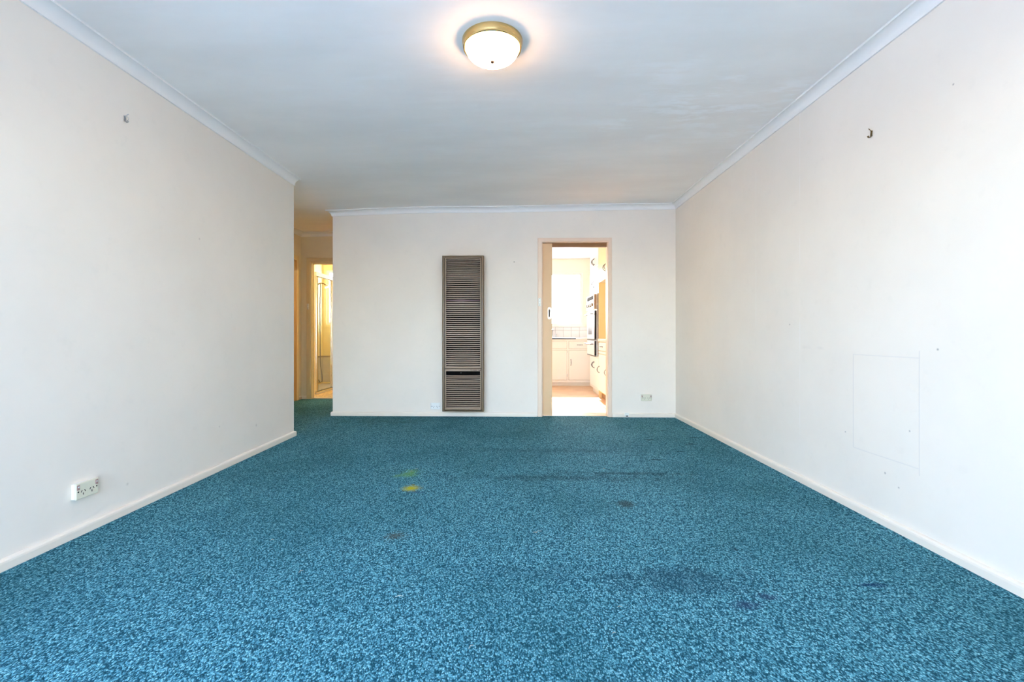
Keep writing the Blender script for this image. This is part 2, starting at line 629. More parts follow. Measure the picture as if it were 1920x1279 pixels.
bm = bmesh.new()
bm_wall_y(bm, XL - .11, XL, YF - .1, YLE, -.05, ZT, [WIN0])
struct('wall_left', bm, M['wall_l'], 'long cream plaster wall on the left')
bm = bmesh.new()
bm_wall_y(bm, XR, XR + .12, YF - .1, YB2, -.05, ZT)
struct('wall_right', bm, M['wall_r'], 'long cream plaster wall on the right')
DX0, DX1, DZ = .305, 1.066, 1.994
bm = bmesh.new()
bm_wall_x(bm, XBL, XR + .12, YB, YB2, -.05, ZT, [(DX0, DX1, -.05, DZ)])
struct('wall_back', bm, M['wall'], 'cream plaster back wall with heater and kitchen doorway')
bm = bmesh.new()
bm_wall_x(bm, XL - .11, XR + .12, YF - .12, YF, -.05, ZT, [WIN1])
struct('wall_front', bm, M['wall'])
bm = bmesh.new()
bm_wall_x(bm, XH - .1, XL - .11, YLE - .11, YLE, -.05, ZT)
struct('wall_hall_near', bm, M['hall'])
bm = bmesh.new()
bm_wall_y(bm, XH - .1, XH, YLE, YH2, -.05, ZT)
struct('wall_hall_left', bm, M['hall'], 'hall side wall seen edge-on')
BD0, BD1, BDZ = -2.958, -2.13, 1.985
bm = bmesh.new()
bm_wall_x(bm, XH - .1, XBL + .1, YH, YH2, -.05, ZT, [(BD0, BD1, -.05, BDZ)])
struct('wall_hall_far', bm, M['hall'], 'hall end wall with bathroom doorway')
bm = bmesh.new()
bm_wall_y(bm, XBL, XBL + .1, YB2, YH, -.05, ZT)
struct('wall_hall_right', bm, M['hall'])
# kitchen shell
bm = bmesh.new()
bm_wall_x(bm, -.7, 2.0, YK, YK + .12, -.05, ZT, [WINK])
struct('wall_kitchen_far', bm, M['kitchen_wall'], 'cream kitchen wall round the window')
bm = bmesh.new()
bm_wall_y(bm, 1.86, 1.98, YB2, YK + .12, -.05, ZT)
struct('wall_kitchen_right', bm, M['kitchen_wall'])
bm = bmesh.new()
bm_wall_y(bm, -.7, -.58, YB2, YK + .12, -.05, ZT, [KDOOR])
struct('wall_kitchen_left', bm, M['kitchen_wall'])
# bathroom shell
XBA = -3.64
bm = bmesh.new()
bm_wall_x(bm, -3.76, -1.4, YBA, YBA + .12, -.05, ZT, [WINB])
struct('wall_bathroom_far', bm, M['bath'], 'yellow cream bathroom wall with window')
bm = bmesh.new()
bm_wall_y(bm, XBA - .12, XBA, YH2, YBA + .12, -.05, ZT)
struct('wall_bathroom_left', bm, M['bath'], 'yellow cream bathroom wall beside the shower')
bm = bmesh.new()
bm_wall_y(bm, -1.52, -1.4, YH2, YBA + .12, -.05, ZT)
struct('wall_bathroom_right', bm, M['bath'])
bm = bmesh.new()
bm_wall_x(bm, XBA - .12, XH - .1, YH, YH2, -.05, ZT)
bm_wall_x(bm, XBL + .1, -1.4, YH, YH2, -.05, ZT)
struct('wall_bathroom_near', bm, M['bath'])
bm = bmesh.new()
bm_box(bm, -40, 40, -40, 40, -.5, -.12)
struct('ground', bm, M['ground'])

# skirting boards
SK = [(0, 0), (.017, 0), (.018, .030), (.0165, .038), (.012, .0435), (.006, .0455), (0, .0455)]
zero = lambda x, y: 0
bm = bmesh.new()
bm_sweep(bm, SK, [(XL - .11, YLE), (XL, YLE), (XL, WIN0[1] + .05)], zero, 1)
struct('baseboard_left', bm, M['trim'], 'cream skirting board along the left wall')
bm = bmesh.new()
bm_sweep(bm, SK, [(XR, YF), (XR, YB - .018)], zero, 1)
struct('baseboard_right', bm, M['trim'], 'cream skirting board along the right wall')
bm = bmesh.new()
bm_sweep(bm, SK, [(XR, YB), (1.102, YB)], zero, 1)
bm_sweep(bm, SK, [(.254, YB), (XBL, YB), (XBL, YH - .02)], zero, 1)
struct('baseboard_back', bm, M['trim'], 'cream skirting board along the back wall')
bm = bmesh.new()
bm_sweep(bm, SK, [(-3.012, YH), (XH, YH), (XH, 6.46)], zero, 1)
struct('baseboard_hall', bm, M['trim'], 'skirting at the end of the hall')

# cornices
r = .046
CO = [(0, 0), (0, -.060), (.010, -.060), (.0105, -.053)]
for i in range(1, 9):
    a = PI / 2 * i / 8
    CO.append((.0105 + r * (1 - math.cos(a)), -.053 + r * math.sin(a) * .94))
CO += [(.0575, -.0105), (.0625, -.0105), (.0625, 0)]
CO = [(o, z + .002 if z == 0 else z) for o, z in CO]
for n, path, lab in (('trim_1', [(XL, YLE), (XL, YF)], 'white coved cornice above the left wall'),
                     ('trim_2', [(XR, YF), (XR, YB)], 'white coved cornice above the right wall'),
                     ('trim_3', [(XR, YB), (XBL, YB), (XBL, YH)], 'white coved cornice above the back wall'),
                     ('trim_4', [(XBL, YH), (XH, YH), (XH, YLE)], 'coved cornice at the end of the hall')):
    bm = bmesh.new()
    bm_sweep(bm, CO, path, zc, .15)
    struct(n, bm, M['cornice'], lab, True)


# windows
def window(name, x0, x1, z0, z1, ya, yb, label, bars=(), mat='white', rails=()):
    """window in a wall along X; ya..yb is the frame depth"""
    o = sempty(name, ((x0 + x1) / 2, ya, z0), label)
    t = .045
    part('window_frame', M[mat], o, (x0, x0 + t, ya, yb, z0, z1), (x1 - t, x1, ya, yb, z0, z1),
         (x0 + t, x1 - t, ya, yb, z0, z0 + t), (x0 + t, x1 - t, ya, yb, z1 - t, z1))
    edges = [x0 + t] + [v for b in bars for v in (b - .02, b + .02)] + [x1 - t]
    for b in bars:
        part('mullion', M[mat], o, (b - .02, b + .02, ya, yb, z0 + t, z1 - t))
    for a, b in zip(edges[::2], edges[1::2]):
        part('pane', M['glass'], o, (a, b, (ya + yb) / 2 - .003, (ya + yb) / 2 + .003, z0 + t, z1 - t))
    return o


window('window_1', *WIN1, YF - .09, YF - .03, 'unseen wide glazing behind the viewer, sized for daylight', (-.97, -.03))
window('window_2', *WINK, YK + .02, YK + .08, 'bright kitchen window above the sink', (.45,))
w3 = window('window_3', *WINB, YBA + .02, YBA + .08, 'bright bathroom window beyond the shower screen')
for ch in w3.children:
    if ch.name.startswith('pane'):
        ch.data.materials[0] = M['frosted']
o = sempty('window_4', (XL, (WIN0[0] + WIN0[1]) / 2, WIN0[2]), 'unseen glazing in the left wall, placed for daylight')
a, b, c_, d_ = WIN0
m_ = (a + b) / 2
X0_, X1_ = XL - .09, XL - .03
part('window_frame', M['white'], o, (X0_, X1_, a, a + .045, c_, d_), (X0_, X1_, b - .045, b, c_, d_), (X0_, X1_, a + .045, b - .045, c_, c_ + .045), (X0_, X1_, a + .045, b - .045, d_ - .045, d_))
part('mullion', M['white'], o, (X0_, X1_, m_ - .02, m_ + .02, c_ + .045, d_ - .045))
for y0, y1 in ((a + .045, m_ - .02), (m_ + .02, b - .045)):
    part('pane', M['glass'], o, (XL - .063, XL - .057, y0, y1, c_ + .045, d_ - .045))
o = sempty('added_door_4', (-.64, (KDOOR[0] + KDOOR[1]) / 2, 0), 'unseen glazed kitchen door added for daylight')
a, b, c_, d_ = KDOOR
part('door_frame', M['white'], o, (-.68, -.60, a, a + .06, c_, d_), (-.68, -.60, b - .06, b, c_, d_), (-.68, -.60, a + .06, b - .06, c_, c_ + .06), (-.68, -.60, a + .06, b - .06, d_ - .06, d_), (-.68, -.60, (a + b) / 2 - .03, (a + b) / 2 + .03, c_ + .06, d_ - .06))
for s in (0, 1):
    m_ = (a + b) / 2
    y0, y1 = (a + .06, m_ - .03) if s == 0 else (m_ + .03, b - .06)
    part('pane', M['glass'], o, (-.643, -.637, y0, y1, c_ + .06, d_ - .06))
# window trims on the room side
part('window_sill', M['white'], bpy.data.objects['window_2'], (WINK[0] - .03, WINK[1] + .03, YK - .02, YK + .02, WINK[2] - .02, WINK[2] - .001))
t = .05
part('architrave', M['bath'], bpy.data.objects['window_3'], (WINB[0] - t, WINB[0], YBA - .015, YBA - .001, WINB[2] - t, WINB[3] + t), (WINB[1], WINB[1] + t, YBA - .015, YBA - .001, WINB[2] - t, WINB[3] + t),
     (WINB[0], WINB[1], YBA - .015, YBA - .001, WINB[3], WINB[3] + t), (WINB[0], WINB[1], YBA - .015, YBA - .001, WINB[2] - t, WINB[2]))


# ------------------------------------------------------------------ kitchen doorway with its cavity sliding door
def architrave(parent, x0, x1, z1, wl, wr, wt, y, mat, d=.014):
    bm = bmesh.new()
    prof = [(0, 0), (0, d * .7), (.12, d), (.86, d * .85), (1, d * .55), (1, 0)]
    def bar(fn):
        bm_loops(bm, [[fn(u, v, s) for u, v in prof] for s in (0, 1)], True, True)
    bar(lambda u, v, s: (x0 - wl * u, y - v, (0, z1 + wt * u)[s]))
    bar(lambda u, v, s: (x1 + wr * u, y - v, (0, z1 + wt * u)[s]))
    bar(lambda u, v, s: ((x0 - wl * u, x1 + wr * u)[s], y - v, z1 + wt * u))
    return obj('architrave', bm, mat, parent)


d1 = sempty('door_1', ((DX0 + DX1) / 2, YB, 0), 'kitchen doorway with beige sliding door half inside the wall')
architrave(d1, DX0 + .006, DX1 - .006, DZ - .006, .050, .038, .040, YB, M['door_trim'])
part('door_jamb', M['door_trim'], d1,
     (DX0, DX0 + .012, YB + .001, YB + .030, 0, DZ), (DX0, DX0 + .012, YB2 - .030, YB2, 0, DZ),
     (DX1 - .014, DX1, YB + .001, YB2, 0, DZ), (DX0 + .012, DX1 - .014, YB + .001, YB2 - .045, DZ - .012, DZ))
part('track_pelmet', M['wood'], d1, (DX0 + .012, DX1 - .014, YB2 - .045, YB2 - .002, 1.938, DZ), label='track pelmet coloured brown for its shade')  # brown puts the shade on the side facing the room into the colour
leaf = part('door_leaf', M['door'], d1, (DX0 + .003, .428, YB + .034, YB + .064, .006, 1.976), bev=.002, label='beige sliding door leaf')
# flush pull
fy = YB + .034
px0 = .397
bm = bmesh.new()
ring_o, ring_i = [], []
hw, hh_, zc0 = .0185, .067, .9 + .268 + .008
for kk in range(24):
    a = 2 * PI * kk / 24
    s = 1 if math.sin(a) >= 0 else -1
    ring_o.append((px0 + hw * math.cos(a), zc0 + s * (hh_ - hw) + hw * math.sin(a)))
    ring_i.append((px0 + hw * .58 * math.cos(a), zc0 + s * (hh_ - hw * 1.35) * .98 + hw * .5 * math.sin(a)))
bm_loops(bm, [[(x, fy - .0005, z) for x, z in ring_o], [(x, fy - .003, z) for x, z in ring_o], [(x, fy - .003, z) for x, z in ring_i], [(x, fy + .001, z) for x, z in ring_i]], True, False)
fp = obj('flush_pull', bm, M['chrome'], leaf, label='oval chrome flush pull')
bm = bmesh.new()
bm_box(bm, px0 - .0095, px0 + .0095, fy - .0022, fy - .0003, zc0 - .038, zc0 + .038)
obj('pull_recess', bm, M['frame_d'], leaf)
# hall doors
d2 = sempty('door_2', ((BD0 + BD1) / 2, YH, 0), 'bathroom doorway at the end of the hall')
architrave(d2, BD0 + .006, BD1 - .006, BDZ - .004, .058, .05, .060, YH, M['hall_trim'])
part('door_jamb', M['hall_trim'], d2, (BD0, BD0 + .018, YH + .001, YH2, 0, BDZ), (BD1 - .018, BD1, YH + .001, YH2, 0, BDZ), (BD0 + .018, BD1 - .018, YH + .001, YH2, BDZ - .018, BDZ))
part('door_stop', M['hall_trim'], d2, (BD0 + .018, BD0 + .030, YH + .045, YH + .075, 0, BDZ - .018), (BD0 + .030, BD1 - .018, YH + .045, YH + .075, BDZ - .030, BDZ - .018))
part('threshold', M['door_trim'], d2, (BD0 + .018, BD1 - .018, YH + .02, YH2 - .01, 0, .012), bev=.003)
d3 = sempty('door_3', (XH, 6.0, 0), 'tan door in the side wall of the hall')
part('door_leaf', M['hall_leaf'], d3, (XH + .001, XH + .022, 5.58, 6.38, .005, 1.98), bev=.002)
part('architrave', M['hall_trim'], d3, (XH + .001, XH + .024, 6.38, 6.445, 0, 2.05), (XH + .001, XH + .024, 5.51, 5.58, 0, 2.05), (XH + .001, XH + .024, 5.58, 6.38, 1.982, 2.05), bev=.004)


# ------------------------------------------------------------------ wall heater
HX0, HX1, HZ0, HZ1 = -.807, -.343, .074, 1.812
HY = 5.084
ht = thing('wall_heater', 'tall bronze gas wall heater with taupe louvres on the back wall', 'heater', (-.575, YB, HZ0))
part('casing', M['frame_d'], ht, (HX0 + .012, HX1 - .012, HY + .045, YB - .001, HZ0 + .006, HZ1 - .006), bev=.003)
# outer frame: bevelled ring
bm = bmesh.new()


def ring_frame(bm, x0, x1, z0, z1, w, y, d, slope=0.0, wt=None, wb=None):
    wt = w if wt is None else wt
    wb = w if wb is None else wb
    R = lambda a, c, e: None
    o = [(x0, z0), (x1, z0), (x1, z1), (x0, z1)]
    i = [(x0 + w, z0 + wb), (x1 - w, z0 + wb), (x1 - w, z1 - wt), (x0 + w, z1 - wt)]
    m = [(x0 + slope, z0 + slope), (x1 - slope, z0 + slope), (x1 - slope, z1 - slope), (x0 + slope, z1 - slope)]
    bm_loops(bm, [[(x, y + d, z) for x, z in o], [(x, y + slope, z) for x, z in o], [(x, y, z) for x, z in m], [(x, y, z) for x, z in i], [(x, y + d, z) for x, z in i]], True, False)


ring_frame(bm, HX0, HX1, HZ0, HZ1, .026, HY, .06, .008, .022, .014)
obj('outer_frame', bm, M['frame'], ht)
IX0, IX1 = HX0 + .026, HX1 - .026
UZ0, UZ1 = .556, HZ1 - .022
LZ0, LZ1 = HZ0 + .022, .549
part('back_plate', M['dark'], ht, (IX0, IX1, HY + .036, HY + .0445, HZ0 + .014, UZ1))
bm = bmesh.new()
ring_frame(bm, IX0 + .0045, IX1 - .0045, UZ0, UZ1 - .003, .010, HY + .003, .03, .002, .010, .012)
up = obj('upper_grille', bm, M['frame2'], ht)
bm = bmesh.new()
ring_frame(bm, IX0 + .0045, IX1 - .0045, LZ0, LZ1, .010, HY + .003, .03, .002, .024, .020)
lo = obj('lower_grille', bm, M['frame2'], ht)
SX0, SX1 = IX0 + .0145, IX1 - .0145


def slat_mesh(sag, tw=0.0):
    bm = bmesh.new()
    loops = []
    n = 10
    for i in range(n + 1):
        u = i / n
        b = -sag * math.sin(PI * u)
        e = tw * math.exp(-((u - .44) / .16) ** 2)
        # end turned in towards the frame
        k_ = 1 if 0 < i < n else .75
        prof = [(.000, .0040 * k_ + e), (.002, .0052 * k_ + e), (.009, .0066 + e), (.011, .0042), (.005, .0000), (.003, -.0050 * k_ - e), (.0004, -.0040 * k_ - e)]
        loops.append([(SX0 + (SX1 - SX0) * u, HY + .006 + y, b + z) for y, z in prof])
    bm_loops(bm, loops, True, True)
    bmesh.ops.recalc_face_normals(bm, faces=bm.faces[:])
    me = bpy.data.meshes.new('slat')
    bm.to_mesh(me)
    bm.free()
    me.materials.append(M['slat'])
    return me


SM = [slat_mesh(s) for s in (0, .0010, -.0008, .0022, .0032)]
BENT = slat_mesh(.001, .0065)
BENT.materials[0] = M['slat_d']
NU = 54
pu = (UZ1 - .011 - (UZ0 + .012)) / NU
for i in range(NU):
    z = UZ1 - .011 - pu * (i + .72)
    if i == 20:
        me = BENT
    elif 11 <= i <= 14:
        me = SM[(3, 4, 4, 3)[i - 11]]
    elif i > 38:
        me = SM[random.choice((1, 3, 3, 4))]
    else:
        me = SM[random.choice((0, 0, 1, 2))]
    o = bpy.data.objects.new('slat', me)
    C.objects.link(o)
    o.parent = up
    o.matrix_parent_inverse = Matrix.Translation((0, 0, 0))
    o.location = (0, 0, z)
    if me is BENT:
        o['label'] = 'bent and flattened louvre slat'
NL = 17
z_hi, z_lo = .484, LZ0 + .020
pl_ = (z_hi - z_lo) / NL
for i in range(NL):
    o = bpy.data.objects.new('slat', SM[random.choice((0, 1, 1, 3)) if i not in (2, 6) else 4])
    C.objects.link(o)
    o.parent = lo
    o.location = (0, 0, z_hi - pl_ * (i + .62))
part('control_slot', M['dark'], lo, (SX0, SX1, HY + .018, HY + .026, .487, .5235), label='black control slot')
bm = bmesh.new()
bm_tube(bm, [(-.60, HY + .018, .505), (-.60, HY + .012, .505)], .007, 12)
obj('control_knob', bm, M['black'], lo)


def text_mesh(name, s, size, loc, rot, mat, parent, ext=.0004, space=1.0, bold=0.0):
    cu = bpy.data.curves.new(name, 'FONT')
    cu.body = s
    cu.size = size
    cu.extrude = ext
    cu.offset = bold
    cu.space_character = space
    t_ = bpy.data.objects.new(name, cu)
    C.objects.link(t_)
    bpy.context.view_layer.update()
    me = bpy.data.meshes.new_from_object(t_.evaluated_get(bpy.context.evaluated_depsgraph_get()))
    bpy.data.objects.remove(t_)
    me.materials.clear()
    me.materials.append(mat)
    o = bpy.data.objects.new(name, me)
    o.location, o.rotation_euler = loc, rot
    C.objects.link(o)
    if parent:
        o.parent = parent
    return o


ct = text_mesh('badge_lettering', 'QUASAR', .0165, (-.4935, HY + .0023, .5305), (PI / 2, 0, 0), M['badge'], lo, .0005, 1.18, .0003)
bm = bmesh.new()
bm_loops(bm, [[(x, HY + yy, z) for x, z in ((-.400, .530), (-.377, .530), (-.377, .541), (-.381, .541), (-.3845, .536), (-.3925, .536), (-.396, .543), (-.400, .542))] for yy in (.0021, .0031)], True, True)
obj('emblem', bm, M['badge'], lo)


# scraps of pale lint and thread lying on the carpet
bm = bmesh.new()
for (x, y, L, a) in ((.113, 2.17, .034, .5), (.095, 2.16, .02, -.3), (-.41, 1.62, .028, .2), (-.13, 1.365, .02, .9), (.36, 1.58, .016, .1), (-.68, 3.16, .02, .7), (-.70, 3.10, .02, .8), (-1.85, 1.46, .03, .4), (-.84, 1.78, .02, 1.0), (.31, 1.44, .012, .4), (-1.1, 2.05, .014, .6), (.62, 3.2, .016, .2)):
    dx, dy = math.cos(a) * L / 2, math.sin(a) * L / 2
    bm_tube(bm, [(x - dx, y - dy, .0025), (x - dx * .2, y + dy * .25, .006), (x + dx, y + dy, .003)], [.0006, .0010, .0006], 5)
lint = obj('lint', bm, M['lint'], None, kind='stuff')
lint['label'] = 'scattered scraps of pale thread and lint on the teal carpet'
lint['category'] = 'lint'

# ------------------------------------------------------------------ ceiling lamp
LX, LY = -.11, 2.262
lz = zc(LX, LY)
cl = thing('ceiling_light', 'round brass flush ceiling lamp with glowing white glass bowl', 'lamp', (LX, LY, lz))
bm = bmesh.new()
bm_lathe(bm, [(.10, lz - .001), (.147, lz - .001), (.1495, lz - .004), (.1485, lz - .012), (.145, lz - .031), (.1435, lz - .034), (.1435, lz - .038), (.140, lz - .041), (.135, lz - .040), (.1345, lz - .033), (.128, lz - .028), (.10, lz - .02)], LX, LY, 64)
obj('brass_ring', bm, M['brass'], cl, True)
bm = bmesh.new()
prof = [(.1325, lz - .030)]
for i in range(0, 13):
    a = PI / 2 * i / 12
    prof.append((max(.0005, .131 * math.cos(a) ** .72), lz - .036 - .062 * math.sin(a) ** .9))
bm_lathe(bm, prof, LX, LY, 48)
obj('glass_bowl', bm, M['opal'], cl, True, label='glowing white glass bowl')
bm = bmesh.new()
bm_lathe(bm, [(.0005, lz - .0975), (.008, lz - .098), (.0095, lz - .102), (.008, lz - .107), (.004, lz - .110), (.0005, lz - .111)], LX, LY, 16)
obj('finial', bm, M['finial'], cl, True, label='small brass finial')


# ------------------------------------------------------------------ power points
def power_point(name, label, group, W, H, depth, pos, rot, plate='ivory', rocker='switchred', block=True):
    """Local frame: X across, Z up, -Y out of the wall; built at the origin and then turned to its wall."""
    t_ = thing(name, label, 'power outlet', (0, 0, 0), group)
    yb = 0
    if block:
        part('mounting_block', M['ivory2'], t_, (-W / 2 + .001, W / 2 - .001, -depth * .62, -.0005, -H / 2 + .001, H / 2 - .001), bev=.003)
        yb = -depth * .62
    part('face_plate', M[plate], t_, (-W / 2, W / 2, -depth, yb - .0004, -H / 2, H / 2), bev=.004)
    for s in (-1, 1):
        sw = part('rocker_switch', M[rocker], t_, (s * W * .405 - .0065, s * W * .405 + .0065, -depth - .0022, -depth + .002, H * .10, H * .40), bev=.001)
        part('rocker_mark', M['white'], sw, (s * W * .405 - .003, s * W * .405 + .003, -depth - .0028, -depth - .002, H * .24, H * .33))
        bm = bmesh.new()
        cx = s * W * .19
        for (dx, dz, an, L) in ((-.0085, .000, .5, .010), (.0085, .000, -.5, .010), (0, -.013, 0, .010)):
            r0 = bmesh.ops.create_cube(bm, size=1)['verts']
            bmesh.ops.scale(bm, vec=(.0026, .0016, L), verts=r0)
            bmesh.ops.rotate(bm, cent=(0, 0, 0), matrix=Matrix.Rotation(an, 3, 'Y'), verts=r0)
            bmesh.ops.translate(bm, vec=(cx + dx, -depth - .0003, dz - H * .03), verts=r0)
        obj('socket_slots', bm, M['plughole'], t_)
        bm = bmesh.new()
        bm_cyl(bm, (s * W * .405, -depth + .001, -H * .02), (0, -1, 0), .0036, .002, 10)
        obj('screw', bm, M['plughole'], t_)
    t_.rotation_euler = (0, 0, rot)
    t_.location = pos
    return t_


power_point('power_outlet', 'ivory double power outlet low on the left wall', None, .114, .074, .026, (XL, 2.098, .2105), PI / 2)
power_point('power_outlet', 'white double power outlet beside the bottom of the wall heater', None, .112, .076, .012, (-.905, YB, .115), 0, 'white', 'ivory2', False)
power_point('power_outlet', 'cream double power outlet to the right of the kitchen doorway', None, .118, .074, .024, (1.482, YB, .222), 0)

# phone jack on the skirting
jk = thing('phone_jack', 'tiny cream cable socket on the skirting right of the doorway', 'socket', (1.262, YB - .018, .026))
part('body', M['ivory2'], jk, (1.235, 1.285, YB - .034, YB - .0185, .014, .052), bev=.004)
part('plug_recess', M['plughole'], jk, (1.250, 1.274, YB - .0352, YB - .0335, .011, .022))

# narrow light switches mounted on the architraves
def architrave_switch(label, x, y, z, h):
    t_ = thing('light_switch', label, 'switch', (x, y, z))
    part('face_plate', M['ivory2'], t_, (x - .0155, x + .0155, y - .010, y - .0004, z - h / 2, z + h / 2), bev=.003)
    for dz in (.022, .001):
        part('rocker_switch', M['white'], t_, (x - .006, x + .006, y - .0135, y - .0098, z + dz - .008, z + dz + .008), bev=.001)
    for dz in (.038, .0115, -.022, -.038):
        bm = bmesh.new()
        bm_cyl(bm, (x, y - .0095, z + dz * h / .09), (0, -1, 0), .0034, .0016, 8)
        obj('screw', bm, M['frame_d'], t_)
    part('base_line', M['frame_d'], t_, (x - .0157, x + .0157, y - .0085, y - .0002, z - h * .22, z - h * .17))
    return t_


architrave_switch('narrow cream light switch on the left architrave of the kitchen doorway', .283, YB - .0125, 1.300, .092)
architrave_switch('narrow cream light switch on the architrave of the bathroom doorway', -2.985, YH - .0125, 1.335, .086)


# ------------------------------------------------------------------ picture hooks and nail
def hook(label, mat, pos, rot, flip):
    t_ = thing('picture_hook', label, 'hook', (0, 0, 0))
    bm = bmesh.new()
    # folded strap with an eye at the top and a curled lip below
    pts = [(0, -.002, .016), (0, -.004, .004), (0, -.005, -.010), (0, -.010, -.018), (0, -.017, -.018), (0, -.021, -.010)]
    for a, b in zip(pts, pts[1:]):
        pass
    loops = []
    for (x, y, z) in pts:
        wv = .0055 if z > -.012 else .0048
        loops.append([(x - wv, y - .0008, z), (x + wv, y - .0008, z), (x + wv, y + .0008, z), (x - wv, y + .0008, z)])
    bm_loops(bm, loops, True, True)
    obj('strap', bm, M[mat], t_)
    bm = bmesh.new()
    bm_tube(bm, [(.0, .004, .010), (.002 * flip, -.012, .020), (.003 * flip, -.020, .026)], [.0014, .0014, .0018], 8)
    obj('nail', bm, M[mat], t_)
    bm = bmesh.new()
    bm_tube(bm, [(.006 * flip, -.004, -.012), (.011 * flip, -.012, .000), (.012 * flip, -.014, .010), (.004 * flip, -.010, .014), (0, -.006, .010)], .0011, 6)
    obj('wire_loop', bm, M[mat], t_)
    t_.rotation_euler = (0, 0, rot)
    t_.location = pos
    return t_


hook('bent metal picture hook high on the left wall', 'steel', (XL, 2.33, 2.056), PI / 2, 1)
hook('tarnished brass picture hook high on the right wall', 'oldbrass', (XR, 2.382, 1.953), -PI / 2, 1)
nl = thing('wall_nail', 'small nail in the back wall between heater and doorway', 'nail', (-.006, YB, 1.761))
bm = bmesh.new()
bm_tube(bm, [(-.006, YB + .01, 1.765), (-.006, YB - .014, 1.757)], .0022, 8)
obj('shank', bm, M['frame_d'], nl)
bm = bmesh.new()
bm_tube(bm, [(-.006, YB - .0135, 1.757), (-.006, YB - .0155, 1.7565)], .0055, 10)
obj('head', bm, M['frame_d'], nl)


# ------------------------------------------------------------------ kitchen
def bow_handle(parent, p, axis, out, L=.10, proj=.028, name='handle'):
    """curved bow pull: p centre on the face, axis along, out away from the face"""
    p, a, o = Vector(p), Vector(axis), Vector(out)
    bm = bmesh.new()
    pts = []
    for i in range(11):
        u = -1 + 2 * i / 10
        pts.append(p + a * (L / 2 * u) + o * (.006 + proj * (1 - u * u) ** .8))
    bm_tube(bm, pts, [.004 + .0015 * (1 - abs(-1 + 2 * i / 10)) for i in range(11)], 8)
    for s in (-1, 1):
        q = p + a * (L / 2 * s)
        bm_tube(bm, [q + o * .0005, q + o * .009], [.008, .006], 10)
    return obj(name, bm, M['steel_d'], parent, True)


YC = 8.30           # front of the sink run
# sink run
sc_ = thing('sink_cabinet', 'cream base cabinet under the kitchen window with doors and drawer', 'cabinet', (.6, YC + .3, 0))
part('carcass', M['carcass'], sc_, (.02, 1.50, YC + .02, YK - .002, .075, .835))
FY0, FY1 = YC + .003, YC + .0195
part('face_frame', M['cream'], sc_, (.02, .1265, FY0, FY1, .092, .835), (.5035, .5265, FY0, FY1, .092, .835), (.9435, .9745, FY0, FY1, .092, .835), (1.3755, 1.50, FY0, FY1, .092, .835),
     *[(a_, b_, FY0, FY1, c1, c2) for a_, b_ in ((.1265, .5035), (.5265, .9435), (.9745, 1.3755)) for c1, c2 in ((.092, .1085), (.6535, .6745), (.8115, .835))])
part('toe_kick', M['bench'], sc_, (.02, 1.50, YC + .05, YC + .07, .001, .075))
part('plinth_rail', M['cream'], sc_, (.02, 1.50, YC + .004, YC + .02, .070, .092))
for (x0, x1, hx) in ((.13, .50, .46), (.53, .940, None), (.978, 1.372, 1.012)):
    d_ = part('door', M['cream'], sc_, (x0, x1, YC, YC + .019, .112, .650), bev=.004)
    if hx:
        bow_handle(d_, (hx, YC, .43), (0, 0, 1), (0, -1, 0))
    if x0 == .53:
        for z in (.17, .60):
            bm = bmesh.new()
            bm_cyl(bm, (.944, YC + .001, z), (0, 0, 1), .005, .05, 8)
            obj('hinge', bm, M['steel'], d_)
    d_ = part('drawer', M['cream'], sc_, (x0, x1, YC, YC + .019, .678, .808), bev=.004)
    bow_handle(d_, ((x0 + x1) / 2, YC, .745), (1, 0, 0), (0, -1, 0), .09) if x0 != .53 else None
wt = thing('sink_worktop', 'pale laminate worktop under the kitchen window', 'worktop', (.6, YC + .3, .836))
part('top', M['bench'], wt, (.02, 1.70, YC - .02, YK - .012, .836, .868), bev=.004)
sk = thing('kitchen_sink', 'stainless steel sink and drainer in the worktop under the window', 'sink', (.55, YC + .3, .869))
part('drainer', M['steel'], sk, (.25, 1.10, YC - .024, YC + .45, .8685, .8745), bev=.002)
part('front_lip', M['steel_d'], sk, (.25, 1.10, YC - .026, YC - .0205, .846, .8745), bev=.001)  # darker steel paints a dark reflection into the lip
bm = bmesh.new()
ring = [(.40, YC + .08), (.84, YC + .08), (.84, YC + .40), (.40, YC + .40)]
bm_loops(bm, [[(x, y, .8752) for x, y in ring], [(x + (.62 - x) * .08, y + (YC + .24 - y) * .08, .8746) for x, y in ring]], True, False)
bm.faces.new([bm.verts.new((x + (.62 - x) * .08, y + (YC + .24 - y) * .08, .8748)) for x, y in ring])
obj('bowl', bm, M['frame_d'], sk)
tp = thing('sink_tap', 'chrome tap behind the kitchen sink', 'tap', (.72, YK - .06, .875))
bm = bmesh.new()
bm_tube(bm, [(.72, YK - .07, .8755), (.72, YK - .07, .99), (.72, YK - .09, 1.03), (.72, YK - .16, 1.035), (.72, YK - .22, 1.01)], [.016, .012, .010, .009, .010], 10)
obj('spout', bm, M['chrome'], tp, True)
for s in (-1, 1):
    bm = bmesh.new()
    bm_tube(bm, [(.72 + s * .07, YK - .07, .8755), (.72 + s * .07, YK - .07, .93)], [.013, .010], 10)
    for a in range(2):
        dx, dy = ((.024, 0), (0, .024))[a]
        bm_tube(bm, [(.72 + s * .07 - dx, YK - .07 - dy, .937), (.72 + s * .07 + dx, YK - .07 + dy, .937)], .006, 8)
    obj('tap_handle', bm, M['chrome'], tp)

# splashback tiles: pieces of the kitchen's far wall
wkf = bpy.data.objects['wall_kitchen_far']
tm = {}


